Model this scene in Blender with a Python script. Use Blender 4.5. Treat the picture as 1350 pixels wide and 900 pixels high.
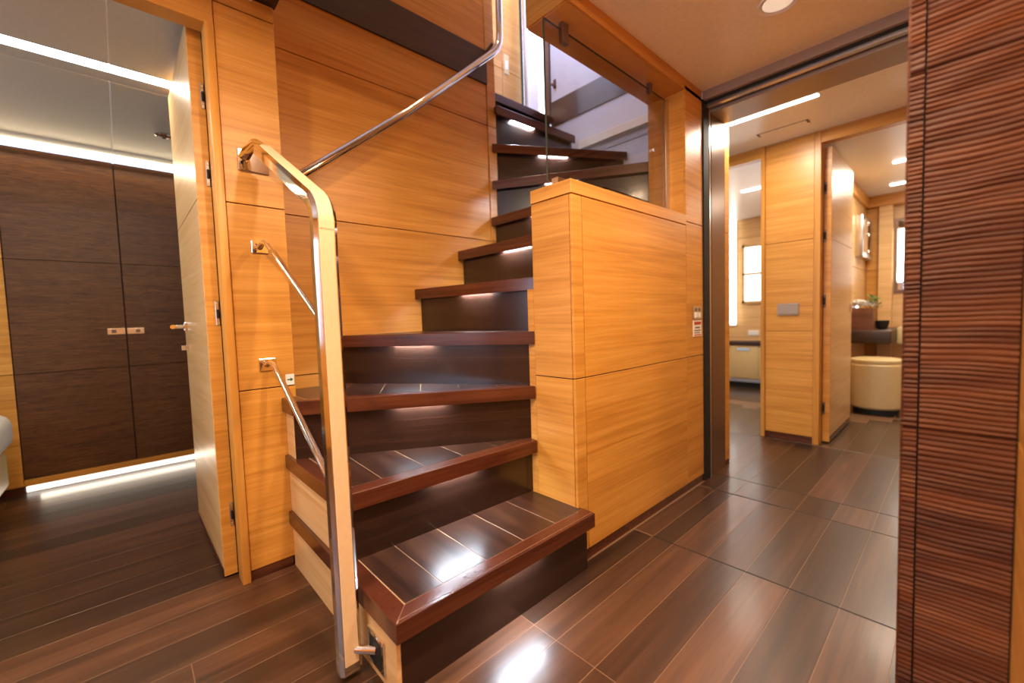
import bpy, bmesh, math, random
from mathutils import Vector, Matrix
random.seed(7)
S = bpy.context.scene
for o in list(bpy.data.objects):
    bpy.data.objects.remove(o)
COL = S.collection
PI = math.pi

# ------------------------------------------------------------------ camera
yaw, pitch, roll = math.radians(47.084), math.radians(3.216), math.radians(-1.797)
fw = Vector((math.cos(yaw) * math.cos(pitch), math.sin(yaw) * math.cos(pitch), -math.sin(pitch)))
r0 = Vector((math.sin(yaw), -math.cos(yaw), 0))
u0 = r0.cross(fw)
c_, s_ = math.cos(roll), math.sin(roll)
rt = c_ * r0 + s_ * u0
up = -s_ * r0 + c_ * u0
cd = bpy.data.cameras.new('camera')
cam = bpy.data.objects.new('camera', cd)
COL.objects.link(cam)
m = Matrix((rt, up, -fw)).transposed().to_4x4()
m.translation = Vector((0, 0, 1.0))
cam.matrix_world = m
cd.sensor_width = 36
cd.lens = 36 * 555.34 / 1350
cd.clip_start = 0.02
cd.dof.use_dof = True
cd.dof.focus_distance = 1.55
cd.dof.aperture_fstop = 1.3
S.camera = cam

# ------------------------------------------------------------------ world / exposure
w = bpy.data.worlds.new('sky')
S.world = w
w.use_nodes = True
bg = w.node_tree.nodes['Background']
bg.inputs[0].default_value = (0.62, 0.78, 1.0, 1)
bg.inputs[1].default_value = 2.5
S.view_settings.view_transform = 'Standard'
S.view_settings.look = 'None'
S.view_settings.gamma = 1
S.view_settings.use_curve_mapping = False
S.view_settings.exposure = 0.0

# ------------------------------------------------------------------ lamps of the place, and unseen fill lamps added
WARM = (1.0, 0.76, 0.50)
NEUT = (1.0, 0.86, 0.68)
COOL = (0.72, 0.82, 1.0)
DAY = (0.55, 0.72, 1.0)

def area(name, loc, size, power, color, direction=(0, 0, -1), size_y=None, spread=PI):
    l = bpy.data.lights.new(name, 'AREA')
    l.energy = power
    l.color = color
    l.spread = spread
    if size_y:
        l.shape = 'RECTANGLE'
        l.size, l.size_y = size, size_y
    else:
        l.shape = 'DISK'
        l.size = size
    o = bpy.data.objects.new(name, l)
    COL.objects.link(o)
    o.location = loc
    o.rotation_euler = Vector(direction).to_track_quat('-Z', 'Y').to_euler()
    return o

HALL_FILL_LAMPS = [(1.45, .12), (.62, .25), (-.35, .95), (-1.2, .3), (.2, -.9)]  # unseen ceiling lamps, added to fill the hall with light
for x, y in HALL_FILL_LAMPS:
    area('hall_fill_lamp', (x, y, 2.222), .11, 30, WARM)
area('corridor_lamp', (3.06, .85, 2.225), .5, 16, NEUT, (0, 0, -1), .05)
area('far_left_room_lamp', (4.7, 1.6, 2.19), .9, 26, (1, .9, .76))
area('far_right_room_lamp', (5.2, .25, 2.23), .7, 30, (1, .88, .70))
area('cabin_ceiling_lamp', (-.4, 2.66, 2.172), 1.5, 9, (1.0, .88, .70), (0, 0, -1), .06)
area('cabin_cove_lamp', (-.2, 3.90, 2.14), 1.5, 6, (1, .78, .48), (0, -.5, -1), .03)
area('cabin_floor_lamp', (.05, 3.955, .035), .95, .8, (1, .88, .70), (0, -1, -.25), .03)
area('cabin_window_daylight', (-2.15, 2.9, 1.3), .9, 13, DAY, (1, 0, 0), .8)
area('deck_window_daylight', (-.50, 1.95, 3.38), .28, 70, (.42, .60, 1.0), (1, -.08, -.27), .6)
area('hall_window_daylight', (-2.15, .9, 1.4), 1.1, 16, DAY, (1, 0, -.1), .9)
area('landing_window_daylight', (1.875, 2.36, 3.45), .44, 36, (.22, .42, 1.0), (1, -.12, -.35), 1.0)
area('deck_lamp', (1.2, 1.6, 4.4), .2, 9, (1, .66, .34))
area('landing_lamp', (2.2, 2.42, 4.4), .12, 20, (1, .66, .30))

# ------------------------------------------------------------------ materials
MATS = {}

def newmat(name):
    mt = bpy.data.materials.new(name)
    mt.use_nodes = True
    nt = mt.node_tree
    return mt, nt, nt.nodes, nt.links, nt.nodes['Principled BSDF']

def plain(name, col, rough=.5, metal=0, emit=None, strength=0, coat=0, noise=0.0):
    mt, nt, N, L, P = newmat(name)
    P.inputs['Base Color'].default_value = (*col, 1)
    P.inputs['Roughness'].default_value = rough
    P.inputs['Metallic'].default_value = metal
    P.inputs['Coat Weight'].default_value = coat
    if emit:
        P.inputs['Emission Color'].default_value = (*emit, 1)
        P.inputs['Emission Strength'].default_value = strength
    if noise:
        g = N.new('ShaderNodeNewGeometry')
        n = N.new('ShaderNodeTexNoise'); n.inputs['Scale'].default_value = 160; n.inputs['Detail'].default_value = 4
        L.new(g.outputs['Position'], n.inputs['Vector'])
        b = N.new('ShaderNodeBump'); b.inputs['Strength'].default_value = noise; b.inputs['Distance'].default_value = .001
        L.new(n.outputs['Fac'], b.inputs['Height']); L.new(b.outputs[0], P.inputs['Normal'])
        mx = N.new('ShaderNodeMix'); mx.data_type = 'RGBA'
        mx.inputs[6].default_value = (*[c * .88 for c in col], 1); mx.inputs[7].default_value = (*[min(1, c * 1.08) for c in col], 1)
        n2 = N.new('ShaderNodeTexNoise'); n2.inputs['Scale'].default_value = 60; n2.inputs['Detail'].default_value = 5
        L.new(g.outputs['Position'], n2.inputs['Vector'])
        L.new(n2.outputs['Fac'], mx.inputs[0]); L.new(mx.outputs[2], P.inputs['Base Color'])
    MATS[name] = mt
    return mt

def wood(name, cols, scale, rough=.35, coat=0.0, var=.25, warp=.35, bump=.06, bands=.5, spec=.5):
    """grained timber: streaks stretched along the small-scale axis; a tone of its own for every object"""
    mt, nt, N, L, P = newmat(name)
    g = N.new('ShaderNodeNewGeometry')
    oi = N.new('ShaderNodeObjectInfo')
    off = N.new('ShaderNodeVectorMath'); off.operation = 'SCALE'
    cx = N.new('ShaderNodeCombineXYZ')
    for k in range(3):
        L.new(oi.outputs['Random'], cx.inputs[k])
    L.new(cx.outputs[0], off.inputs[0]); off.inputs['Scale'].default_value = 7.3
    add = N.new('ShaderNodeVectorMath'); add.operation = 'ADD'
    L.new(g.outputs['Position'], add.inputs[0]); L.new(off.outputs[0], add.inputs[1])
    mul = N.new('ShaderNodeVectorMath'); mul.operation = 'MULTIPLY'
    mul.inputs[1].default_value = scale
    L.new(add.outputs[0], mul.inputs[0])
    n1 = N.new('ShaderNodeTexNoise'); n1.inputs['Scale'].default_value = 1; n1.inputs['Detail'].default_value = 8
    n1.inputs['Roughness'].default_value = .62; n1.inputs['Distortion'].default_value = warp
    L.new(mul.outputs[0], n1.inputs['Vector'])
    mul2 = N.new('ShaderNodeVectorMath'); mul2.operation = 'MULTIPLY'
    mul2.inputs[1].default_value = [s * .22 for s in scale]
    L.new(add.outputs[0], mul2.inputs[0])
    n2 = N.new('ShaderNodeTexNoise'); n2.inputs['Scale'].default_value = 1; n2.inputs['Detail'].default_value = 3
    n2.inputs['Distortion'].default_value = 1.2
    L.new(mul2.outputs[0], n2.inputs['Vector'])
    mixf = N.new('ShaderNodeMix'); mixf.data_type = 'FLOAT'; mixf.inputs[0].default_value = bands
    L.new(n1.outputs['Fac'], mixf.inputs[2]); L.new(n2.outputs['Fac'], mixf.inputs[3])
    ramp = N.new('ShaderNodeValToRGB')
    e = ramp.color_ramp.elements
    e[0].position, e[1].position = .34, .66
    e[0].color, e[1].color = (*cols[0], 1), (*cols[-1], 1)
    if len(cols) == 3:
        el = e.new(.5); el.color = (*cols[1], 1)
    L.new(mixf.outputs[0], ramp.inputs[0])
    hsv = N.new('ShaderNodeHueSaturation')
    mr = N.new('ShaderNodeMapRange')
    mr.inputs['To Min'].default_value = 1 - var; mr.inputs['To Max'].default_value = 1 + var
    L.new(oi.outputs['Random'], mr.inputs['Value']); L.new(mr.outputs[0], hsv.inputs['Value'])
    L.new(ramp.outputs[0], hsv.inputs['Color']); L.new(hsv.outputs[0], P.inputs['Base Color'])
    b = N.new('ShaderNodeBump'); b.inputs['Strength'].default_value = bump; b.inputs['Distance'].default_value = .002
    L.new(n1.outputs['Fac'], b.inputs['Height']); L.new(b.outputs[0], P.inputs['Normal'])
    P.inputs['Roughness'].default_value = rough
    P.inputs['Coat Weight'].default_value = coat
    P.inputs['Coat Roughness'].default_value = .12
    P.inputs['Specular IOR Level'].default_value = spec
    MATS[name] = mt
    return mt

HONEY = [(.44, .175, .024), (.58, .26, .044), (.68, .335, .075)]
wood('oak', HONEY, (2.6, 2.6, 85), rough=.36, var=.05, bump=.05)
wood('oak_pale', [(.56, .32, .12), (.67, .42, .18), (.75, .50, .25)], (2.6, 2.6, 85), rough=.3, var=.04, bump=.04)
wood('oak_upright', HONEY, (40, 40, 1.4), rough=.36, var=.05, bump=.05)
wood('wenge_floor', [(.026, .010, .005), (.056, .022, .010), (.100, .042, .020)], (1.6, 30, 30), rough=.33, coat=.10, var=.48, warp=.8, bump=.008, bands=.5)
wood('wenge_floor_far', [(.05, .03, .02), (.075, .045, .03), (.10, .06, .04)], (1.9, 34, 34), rough=.25, coat=.2, var=.2, warp=.6, bump=.04)
wood('wenge_board', [(.013, .005, .003), (.036, .015, .009), (.070, .029, .016)], (34, 3, 34), rough=.30, coat=.1, var=.3, warp=2.2, bump=.001, bands=.6)
wood('wenge_nosing', [(.045, .010, .005), (.085, .022, .010), (.125, .038, .017)], (3, 3, 60), rough=.26, coat=.2, var=.12, bump=.015)
wood('wenge_riser', [(.013, .005, .003), (.024, .010, .006), (.036, .015, .009)], (2, 2, 60), rough=.24, coat=.25, var=.08, bump=.02)
wood('wenge_fascia', [(.030, .014, .009), (.045, .021, .013), (.060, .029, .018)], (2, 2, 60), rough=.4, var=.05)
wood('wenge_gloss', [(.035, .018, .013), (.050, .026, .019), (.065, .034, .025)], (2, 2, 60), rough=.3, var=.05, coat=1.0, bump=.02)
wood('wenge_wardrobe', [(.030, .008, .0015), (.088, .029, .007), (.15, .056, .014)], (9, 9, 120), rough=.42, var=.06, bump=.5, warp=1.4, bands=.25)
wood('wenge_ribbed', [(.046, .010, .003), (.088, .023, .006), (.15, .044, .012)], (3, 3, 40), rough=.48, var=.05, bump=.06, spec=.18)
wood('walnut_box', [(.10, .035, .02), (.16, .06, .03), (.22, .09, .05)], (3, 3, 40), rough=.35, var=.05)
plain('seam', (.035, .014, .006), .7)
plain('inlay', (.42, .27, .16), .4)
plain('seam_highlight', (.20, .105, .055), .35)  # tan in the plank gaps stands in for highlights on the bevels
plain('black_seam', (.004, .003, .003), .6)
plain('ceiling_hall', (.95, .86, .66), .34, noise=.12)
plain('ceiling_cabin', (.52, .47, .38), .42, noise=.12)
plain('ceiling_white', (.78, .73, .66), .35)
plain('wall_white', (.66, .65, .65), .45, noise=.05)
plain('chrome', (.80, .78, .76), .07, 1)
plain('steel', (.62, .58, .54), .28, 1)
plain('bronze', (.18, .11, .08), .3, .6)
plain('black_metal', (.004, .004, .004), .7)
plain('leather', (.72, .52, .32), .45, noise=.3)
plain('taupe', (.36, .29, .24), .4, .3)
plain('white_plastic', (.85, .85, .83), .35)
plain('green_print', (.01, .16, .07), .5)
plain('red_print', (.5, .05, .03), .5)
plain('grey_print', (.16, .12, .10), .5)
plain('cream', (.66, .50, .24), .45, noise=.1)
plain('linen', (.82, .80, .77), .7, noise=.3)
plain('petal', (.88, .85, .80), .6)
plain('foliage', (.10, .22, .04), .5)
plain('copper', (.65, .25, .15), .25, .8)
plain('led_cool', (1, 1, 1), .5, 0, (.78, .88, 1.0), 330)
plain('led_ceiling', (1, 1, 1), .5, 0, (.86, .95, 1.0), 6)
plain('led_warm', (1, 1, 1), .5, 0, (1.0, .84, .58), 5)
plain('led_floor', (1, 1, 1), .5, 0, (1.0, .93, .82), 1.6)
plain('led_white', (1, 1, 1), .5, 0, (1.0, .97, .92), 8)
plain('lamp_disc', (1, 1, 1), .5, 0, (1.0, .86, .66), .5)
plain('window_glow', (1, 1, 1), .5, 0, (.95, .97, 1.0), 3.2)
plain('sky_glow', (1, 1, 1), .5, 0, (.45, .65, 1.0), 2.5)
plain('mirror', (.75, .72, .68), .04, 1)

mt, nt, N, L, P = newmat('glass')
N.remove(P)
tr = N.new('ShaderNodeBsdfTransparent'); tr.inputs[0].default_value = (.86, .84, .82, 1)
gl = N.new('ShaderNodeBsdfGlossy'); gl.inputs['Roughness'].default_value = .01
fr = N.new('ShaderNodeFresnel')
gg = N.new('ShaderNodeNewGeometry')
io = N.new('ShaderNodeMapRange'); io.inputs['To Min'].default_value = 1.38; io.inputs['To Max'].default_value = 1 / 1.38   # the pane's far face meets air from inside
L.new(gg.outputs['Backfacing'], io.inputs['Value']); L.new(io.outputs[0], fr.inputs[0])
mx = N.new('ShaderNodeMixShader')
L.new(fr.outputs[0], mx.inputs[0]); L.new(tr.outputs[0], mx.inputs[1]); L.new(gl.outputs[0], mx.inputs[2])
L.new(mx.outputs[0], N['Material Output'].inputs[0])
MATS['glass'] = mt
plain('glass_edge', (.05, .06, .05), .1)

# ------------------------------------------------------------------ helpers
BASE = {}          # object -> world base of its thing

def link(name, me, mat, parent=None):
    o = bpy.data.objects.new(name, me)
    COL.objects.link(o)
    if mat:
        me.materials.append(MATS[mat])
    if parent is not None:
        b = BASE[parent]
        me.transform(Matrix.Translation(-b))
        o.parent = parent
        BASE[o] = b
    else:
        BASE[o] = Vector((0, 0, 0))
    return o

def finish(bm, name, mat, parent=None, smooth=False):
    bmesh.ops.recalc_face_normals(bm, faces=bm.faces)
    me = bpy.data.meshes.new(name)
    bm.to_mesh(me)
    bm.free()
    if smooth:
        for p in me.polygons:
            p.use_smooth = True
        try:
            me.set_sharp_from_angle(angle=math.radians(40))
        except Exception:
            pass
    return link(name, me, mat, parent)

def add_box(bm, x0, x1, y0, y1, z0, z1, bev=0.0, seg=1):
    vs = [bm.verts.new(v) for v in ((x0, y0, z0), (x1, y0, z0), (x1, y1, z0), (x0, y1, z0), (x0, y0, z1), (x1, y0, z1), (x1, y1, z1), (x0, y1, z1))]
    fs = [bm.faces.new([vs[i] for i in f]) for f in ((0, 3, 2, 1), (4, 5, 6, 7), (0, 1, 5, 4), (1, 2, 6, 5), (2, 3, 7, 6), (3, 0, 4, 7))]
    if bev:
        es = set(e for f in fs for e in f.edges)
        bmesh.ops.bevel(bm, geom=list(es), offset=bev, segments=seg, profile=.5, affect='EDGES')

def box(name, x0, x1, y0, y1, z0, z1, mat, parent=None, bev=.0015, seg=1):
    bm = bmesh.new()
    add_box(bm, min(x0, x1), max(x0, x1), min(y0, y1), max(y0, y1), min(z0, z1), max(z0, z1), bev, seg)
    return finish(bm, name, mat, parent, smooth=seg > 1)

def boxes(name, lst, mat, parent=None, bev=0):
    bm = bmesh.new()
    for b in lst:
        add_box(bm, *b, bev)
    return finish(bm, name, mat, parent)

def add_prism(bm, poly, z0, z1):
    a = [bm.verts.new((x, y, z0)) for x, y in poly]
    b = [bm.verts.new((x, y, z1)) for x, y in poly]
    bm.faces.new(a[::-1]); bm.faces.new(b)
    n = len(poly)
    for i in range(n):
        j = (i + 1) % n
        bm.faces.new((a[i], a[j], b[j], b[i]))

def prism(name, poly, z0, z1, mat, parent=None, bev=.0015):
    bm = bmesh.new()
    add_prism(bm, poly, z0, z1)
    if bev:
        top = [e for e in bm.edges if all(abs(v.co.z - z1) < 1e-6 for v in e.verts)]
        bmesh.ops.bevel(bm, geom=top, offset=bev, segments=1, affect='EDGES')
    return finish(bm, name, mat, parent)

def add_tube(bm, pts, r, n=12, caps=True, rx=None):
    """round bar through the points, mitred joints"""
    pts = [Vector(p) for p in pts]
    rings = []
    prev = None
    for i, p in enumerate(pts):
        if i == 0: d = pts[1] - p
        elif i == len(pts) - 1: d = p - pts[i - 1]
        else: d = (pts[i + 1] - p).normalized() + (p - pts[i - 1]).normalized()
        d.normalize()
        ref = Vector((0, 0, 1)) if abs(d.z) < .9 else Vector((0, 1, 0))
        if prev is None:
            a = d.cross(ref).normalized()
        else:
            a = (prev - d * prev.dot(d)).normalized()
        prev = a
        b = d.cross(a)
        rings.append([bm.verts.new(p + (rx or r) * math.cos(2 * PI * k / n) * a + r * math.sin(2 * PI * k / n) * b) for k in range(n)])
    for i in range(len(rings) - 1):
        for k in range(n):
            bm.faces.new((rings[i][k], rings[i][(k + 1) % n], rings[i + 1][(k + 1) % n], rings[i + 1][k]))
    if caps:
        bm.faces.new(rings[0][::-1]); bm.faces.new(rings[-1])

def tube(name, pts, r, mat, parent=None, n=14):
    bm = bmesh.new()
    add_tube(bm, pts, r, n)
    return finish(bm, name, mat, parent, smooth=True)

def lathe(name, prof, c, mat, parent=None, n=32, axis='Z', sx=1, sy=1):
    """profile (radius, height) turned about a vertical axis"""
    bm = bmesh.new()
    rings = []
    for r, h in prof:
        ring = []
        for k in range(n):
            a = 2 * PI * k / n
            p = (r * math.cos(a) * sx, r * math.sin(a) * sy, h)
            if axis == 'X': p = (h, p[0], p[1])
            if axis == 'Y': p = (p[0], h, p[1])
            ring.append(bm.verts.new(Vector(c) + Vector(p)))
        rings.append(ring)
    for i in range(len(rings) - 1):
        for k in range(n):
            bm.faces.new((rings[i][k], rings[i][(k + 1) % n], rings[i + 1][(k + 1) % n], rings[i + 1][k]))
    bm.faces.new(rings[0][::-1]); bm.faces.new(rings[-1])
    return finish(bm, name, mat, parent, smooth=True)

def empty(name, loc):
    o = bpy.data.objects.new(name, None)
    COL.objects.link(o)
    o.location = loc
    o.empty_display_size = .1
    BASE[o] = Vector(loc)
    return o

def tag(o, label, cat, group=None):
    o['label'] = label
    o['category'] = cat
    if group: o['group'] = group
    return o

def struct(o):
    o['kind'] = 'structure'
    return o

def sempty(name, loc):
    return struct(empty(name, loc))

def clip(poly, p, n):
    """keep the side of the polygon where (q-p).n >= 0"""
    out = []
    for i in range(len(poly)):
        a, b = Vector(poly[i]), Vector(poly[(i + 1) % len(poly)])
        da, db = (a - p).dot(n), (b - p).dot(n)
        if da >= 0: out.append(tuple(a))
        if da * db < 0:
            t = da / (da - db)
            out.append(tuple(a + (b - a) * t))
    return out

def parea(poly):
    return abs(sum(poly[i][0] * poly[(i + 1) % len(poly)][1] - poly[(i + 1) % len(poly)][0] * poly[i][1] for i in range(len(poly)))) / 2

G = .002           # half of a panel joint

def panels_y(parent, y, xs, zs, mat='oak', t=.012, name='panel'):
    """panels on a wall facing -y: one board per cell of the grid, dark joints between"""
    for i in range(len(xs) - 1):
        for k in range(len(zs) - 1):
            box(name, xs[i] + G, xs[i + 1] - G, y, y + t, zs[k] + G, zs[k + 1] - G, mat, parent, .0012)

def panels_x(parent, x, ys, zs, mat='oak', t=.012, name='panel'):
    """panels on a wall whose face is at x; t > 0 puts the board behind (+x), t < 0 in front (-x)"""
    for i in range(len(ys) - 1):
        for k in range(len(zs) - 1):
            box(name, x, x + t, ys[i] + G, ys[i + 1] - G, zs[k] + G, zs[k + 1] - G, mat, parent, .0012)

CEIL = 2.24
# ================================================================== FLOOR
floor = struct(box('floor', -2.25, 7, -1.45, 5.0, -.06, -.0008, 'seam_highlight', None, 0))
def plank(x0, x1, y0, y1, mat='wenge_floor', g=.0013):
    box('plank', x0 + g, x1 - g, y0 + g, y1 - g, -.0007, 0 + random.uniform(-.0003, .0003), mat, floor, .0004)
hall_rows = [-1.40, -1.18, -.89, -.60, -.313, -.169, -.025, .12, .265, .41, .555, .698, .842, .936, 1.03]
for i in range(len(hall_rows) - 1):
    y0, y1 = hall_rows[i], hall_rows[i + 1]
    xs = [-2.2, -1.1 + random.uniform(-.3, .3), -.15 + random.uniform(-.2, .2), .93, 1.698]
    for a, b in zip(xs[:-1], xs[1:]):
        plank(a, b, y0, y1)
    if y0 > -.1:
        plank(1.703, 2.398, y0, y1)
        plank(2.403, 2.638, y0, y1)
        plank(2.643, 3.66, y0, y1)
boxes('joint_strip', [(1.6975, 1.7035, -.03, .94, -.0006, -.0001), (2.3975, 2.4035, -.03, .96, -.0006, -.0001), (2.6375, 2.6435, -.03, 1.03, -.0006, -.0001), (2.44, 2.455, .0, .0, 0, 0)][:3], 'black_seam', floor)
box('joint_gap', 2.393, 2.404, .62, .90, -.0006, .0008, 'black_seam', floor, 0)
cab_rows = [1.03, 1.12] + [1.264 + .1445 * k for k in range(20)]
joints = {3: .096}
for i in range(len(cab_rows) - 1):
    y0, y1 = cab_rows[i], min(cab_rows[i + 1], 3.99)
    if y0 > 3.98: break
    xe = .50 if y0 < 1.84 else (.60 if y0 < 2.1 else 1.0)
    xs = [-2.2, -1.0 + random.uniform(-.4, .1), joints.get(i, random.choice([-.62, -.75, -.55])), xe]
    if i != 3 and random.random() < .2: xs = [-2.2, -.9, xe]
    for a, b in zip(xs[:-1], xs[1:]):
        plank(a, b, y0, y1)
for y0 in [1.031 + .1445 * k for k in range(7)]:
    plank(2.643, 3.66, y0, y0 + .1445)
for y0 in [-.60 + .1445 * k for k in range(25)]:
    plank(3.665, 4.6 + random.uniform(0, .4), y0, y0 + .1445, 'wenge_floor_far')
    plank(5.0, 6.6, y0, y0 + .1445, 'wenge_floor_far')

# ================================================================== CEILINGS
ceil = struct(boxes('ceiling', [(-2.25, .448, -1.45, 1.885, CEIL, CEIL + .05), (.448, 2.50, -1.45, .95, CEIL, CEIL + .05),
                                (1.293, 2.50, .95, 1.04, CEIL, CEIL + .05)], 'ceiling_hall'))
boxes('ceiling_edge', [(.448, .53, .95, 1.90, CEIL + .012, CEIL + .06), (.53, 1.293, .93, .95, CEIL, 2.585)], 'wenge_fascia', ceil)
struct(boxes('ceiling_corridor', [(2.60, 3.72, -.2, 2.0, 2.245, 2.30)], 'ceiling_hall'))
cc = sempty('ceiling_cabin', (-.6, 3, 2.18))
for n_, (a, b) in enumerate(((-2.2, .035), (.041, 1.0))):
    box('ceiling_panel', a, .31 if n_ else b, 1.955, 2.165, 2.18, 2.20, 'ceiling_cabin', cc, 0)
    box('ceiling_panel', a, b, 2.165, 2.615, 2.18, 2.20, 'ceiling_cabin', cc, 0)
    box('ceiling_panel', a, b, 2.80, 3.94, 2.18, 2.20, 'ceiling_cabin', cc, .002)
boxes('slot_cover', [(-2.2, 1.0, 2.55, 2.85, 2.225, 2.24), (-2.2, 1.0, 2.701, 2.80, 2.186, 2.20), (-2.2, 1.0, 3.9, 4.2, 2.225, 2.25)], 'ceiling_cabin', cc)
boxes('joint_backing', [(.0352, .0408, 1.955, 2.615, 2.1815, 2.21), (.0352, .0408, 2.8, 3.94, 2.1815, 2.21)], 'linen', cc)
struct(box('ceiling_far_left', 3.75, 6.3, .95, 3.1, 2.2, 2.25, 'ceiling_white', None, 0))
struct(box('ceiling_far_right', 3.75, 6.9, -.6, .92, 2.25, 2.30, 'ceiling_white', None, 0))
struct(box('ceiling_deck', -.6, 3.2, -.3, 3.2, 4.5, 4.55, 'ceiling_white', None, 0))
struct(boxes('floor_deck', [(-.6, .44, -.3, 2.2, 2.42, 2.585), (.44, 1.293, -.3, .93, 2.42, 2.585), (1.293, 2.7, -.3, 1.03, 2.42, 2.585), (1.86, 2.64, 2.33, 2.70, 2.45, 2.584)], 'wenge_fascia'))

# ================================================================== HALF WALL BESIDE THE STAIR
X0, YF, YB = 1.293, 1.035, 1.25
hw = sempty('wall_hall', (1.9, 1.14, 0))
boxes('core', [(X0 + .008, 2.485, YF + .008, YB - .008, 0, 1.465), (2.285, 2.485, YF + .008, YB - .008, 1.4, CEIL + .1), (X0 + .008, 2.485, YF + .008, YB - .008, 2.192, 2.7)], 'seam', hw)
JZ = [.042, .751, 1.470]
panels_y(hw, YF, [X0, 1.360], JZ, 'oak')
panels_y(hw, YF, [1.360, 2.270], JZ, 'oak')
panels_y(hw, YF, [2.270, 2.484], [.042, .751, 1.490, 2.205], 'oak')
panels_y(hw, YF, [X0, 2.484], [2.18, CEIL + .004], 'oak')
panels_x(hw, X0, [YF + .012, YB], [.0, .751, 1.470], 'oak')
panels_x(hw, X0, [YF + .012, YB], [2.18, 3.4], 'oak')
panels_y(hw, YF, [X0, 2.484], [2.6, 3.4], 'oak')
box('cap', X0 - .001, 2.274, YF - .001, YB + .001, 1.472, 1.525, 'oak', hw, .0015)
box('soffit', X0 + .012, 2.28, YF + .012, YB - .001, 2.18, 2.192, 'oak', hw, 0)
box('back_lining', X0 + .012, 2.484, YB - .012, YB, 0, 1.472, 'oak', hw, 0)
box('back_lining', X0 + .012, 2.484, YB - .012, YB, 2.192, 3.4, 'oak', hw, 0)
box('jamb_lining', 2.272, 2.284, YF + .012, YB, 1.526, 2.18, 'oak', hw, 0)
box('skirting', X0 + .02, 2.484, YF + .003, YF + .015, 0, .040, 'wenge_nosing', hw, .001)

box('newel_strip', 1.296, 1.33, YB + .0005, 1.288, 0, 1.119, 'oak', hw, .001)
# switch plate on the jamb
sw = tag(empty('switch_plate', (2.395, YF, .95)), 'small steel key switch plate with white label on wooden jamb beside black door track', 'switch')
box('plate', 2.345, 2.455, YF - .004, YF, .958, 1.032, 'steel', sw, .001)
for dx in (-.022, .022):
    box('rocker', 2.40 + dx - .014, 2.40 + dx + .014, YF - .008, YF - .004, .968, .998, 'white_plastic', sw, .001)
    lathe('key_hole', [(.010, -.007), (.010, -.003)], (2.40 + dx, YF, 1.014), 'grey_print', sw, 10, 'Y')
lb = box('label', 2.347, 2.455, YF - .003, YF, .862, .953, 'white_plastic', sw, .0005)
for z0, z1 in ((.928, .945), (.868, .874)):
    box('red_print', 2.357, 2.445, YF - .0036, YF - .003, z0, z1, 'red_print', sw, 0)
boxes('grey_print', [(2.37, 2.43, YF - .0036, YF - .003, .908, .916), (2.36, 2.44, YF - .0036, YF - .003, .893, .899), (2.36, 2.43, YF - .0036, YF - .003, .881, .886)], 'grey_print', sw)

# ================================================================== GLASS PANEL ON THE HALF WALL
YG = 1.125
gp = tag(empty('glass_panel', (1.75, YG, 1.525)), 'frameless glass screen standing on the wooden half wall below the ceiling header', 'glass panel')
box('pane', 1.268, 2.235, YG, YG + .010, 1.533, 2.150, 'glass', gp, 0)
boxes('edge', [(1.2675, 1.2695, YG + .001, YG + .009, 1.533, 2.150), (1.268, 2.235, YG + .001, YG + .009, 2.1495, 2.151)], 'glass_edge', gp)
box('clip', 1.37, 1.41, YG - .006, YG + .016, 2.10, 2.18, 'bronze', gp, .002)
box('clip', 2.06, 2.085, YG - .006, YG + .016, 2.13, 2.18, 'bronze', gp, .002)
box('seal', 2.232, 2.272, YG + .001, YG + .010, 1.526, 2.16, 'steel', gp, .001)
box('clamp', 1.31, 1.375, YG - .012, YG + .022, 1.526, 1.556, 'chrome', gp, .003)

# ================================================================== STAIRCASE
H = .235
ST = tag(empty('staircase', (.9, 1.3, 0)), 'dark wenge winding staircase with white light strips under the step edges', 'staircase')
NOSE = {1: ((.465, .963), (1.305, .963)), 2: ((.465, 1.287), (1.290, 1.250)), 3: ((.465, 1.755), (1.290, 1.250)),
        4: ((.745, 2.088), (1.290, 1.246)), 5: ((1.215, 2.088), (1.335, 1.253)), 6: ((1.52, 2.088), (1.525, 1.253)),
        7: ((1.790, 2.084), (1.81, 1.253)), 8: ((1.805, 2.080), (2.31, 1.253)), 9: ((1.812, 2.078), (2.628, 1.605)),
        10: ((1.842, 2.05), (2.59, 2.02)), 11: ((1.862, 2.285), (2.636, 2.270))}
TREAD = {1: [(.465, .963), (1.305, .963), (1.305, 1.0345), (1.2925, 1.0345), (1.2925, 1.335), (.465, 1.345)],
         2: [(.465, 1.287), (1.290, 1.250), (1.294, 1.315), (.465, 1.835)],
         3: [(.465, 1.755), (1.290, 1.250), (1.294, 1.33), (.78, 2.088), (.522, 2.088), (.522, 1.884), (.465, 1.884)],
         4: [(.745, 2.088), (1.290, 1.246), (1.293, 1.2525), (1.385, 1.2525), (1.27, 2.088)],
         5: [(1.215, 2.088), (1.335, 1.253), (1.56, 1.253), (1.555, 2.088)],
         6: [(1.52, 2.088), (1.525, 1.253), (1.845, 1.253), (1.80, 2.084)],
         7: [(1.790, 2.084), (1.81, 1.253), (2.345, 1.253), (1.83, 2.084)],
         8: [(1.805, 2.080), (2.31, 1.253), (2.636, 1.253), (2.636, 1.64), (1.862, 2.09)],
         9: [(1.812, 2.078), (2.628, 1.605), (2.636, 2.055), (1.862, 2.09)],
         10: [(1.842, 2.05), (2.59, 2.02), (2.636, 2.31), (1.862, 2.31)],
         11: [(1.862, 2.285), (2.636, 2.270), (2.636, 2.64), (1.862, 2.64)]}
LEDT = {1: .55, 2: .52, 3: .50, 4: .42, 5: .52, 6: .55, 7: .5, 8: .45, 9: .45, 10: .33, 11: .08}
NT, NW = .055, .055
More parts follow.
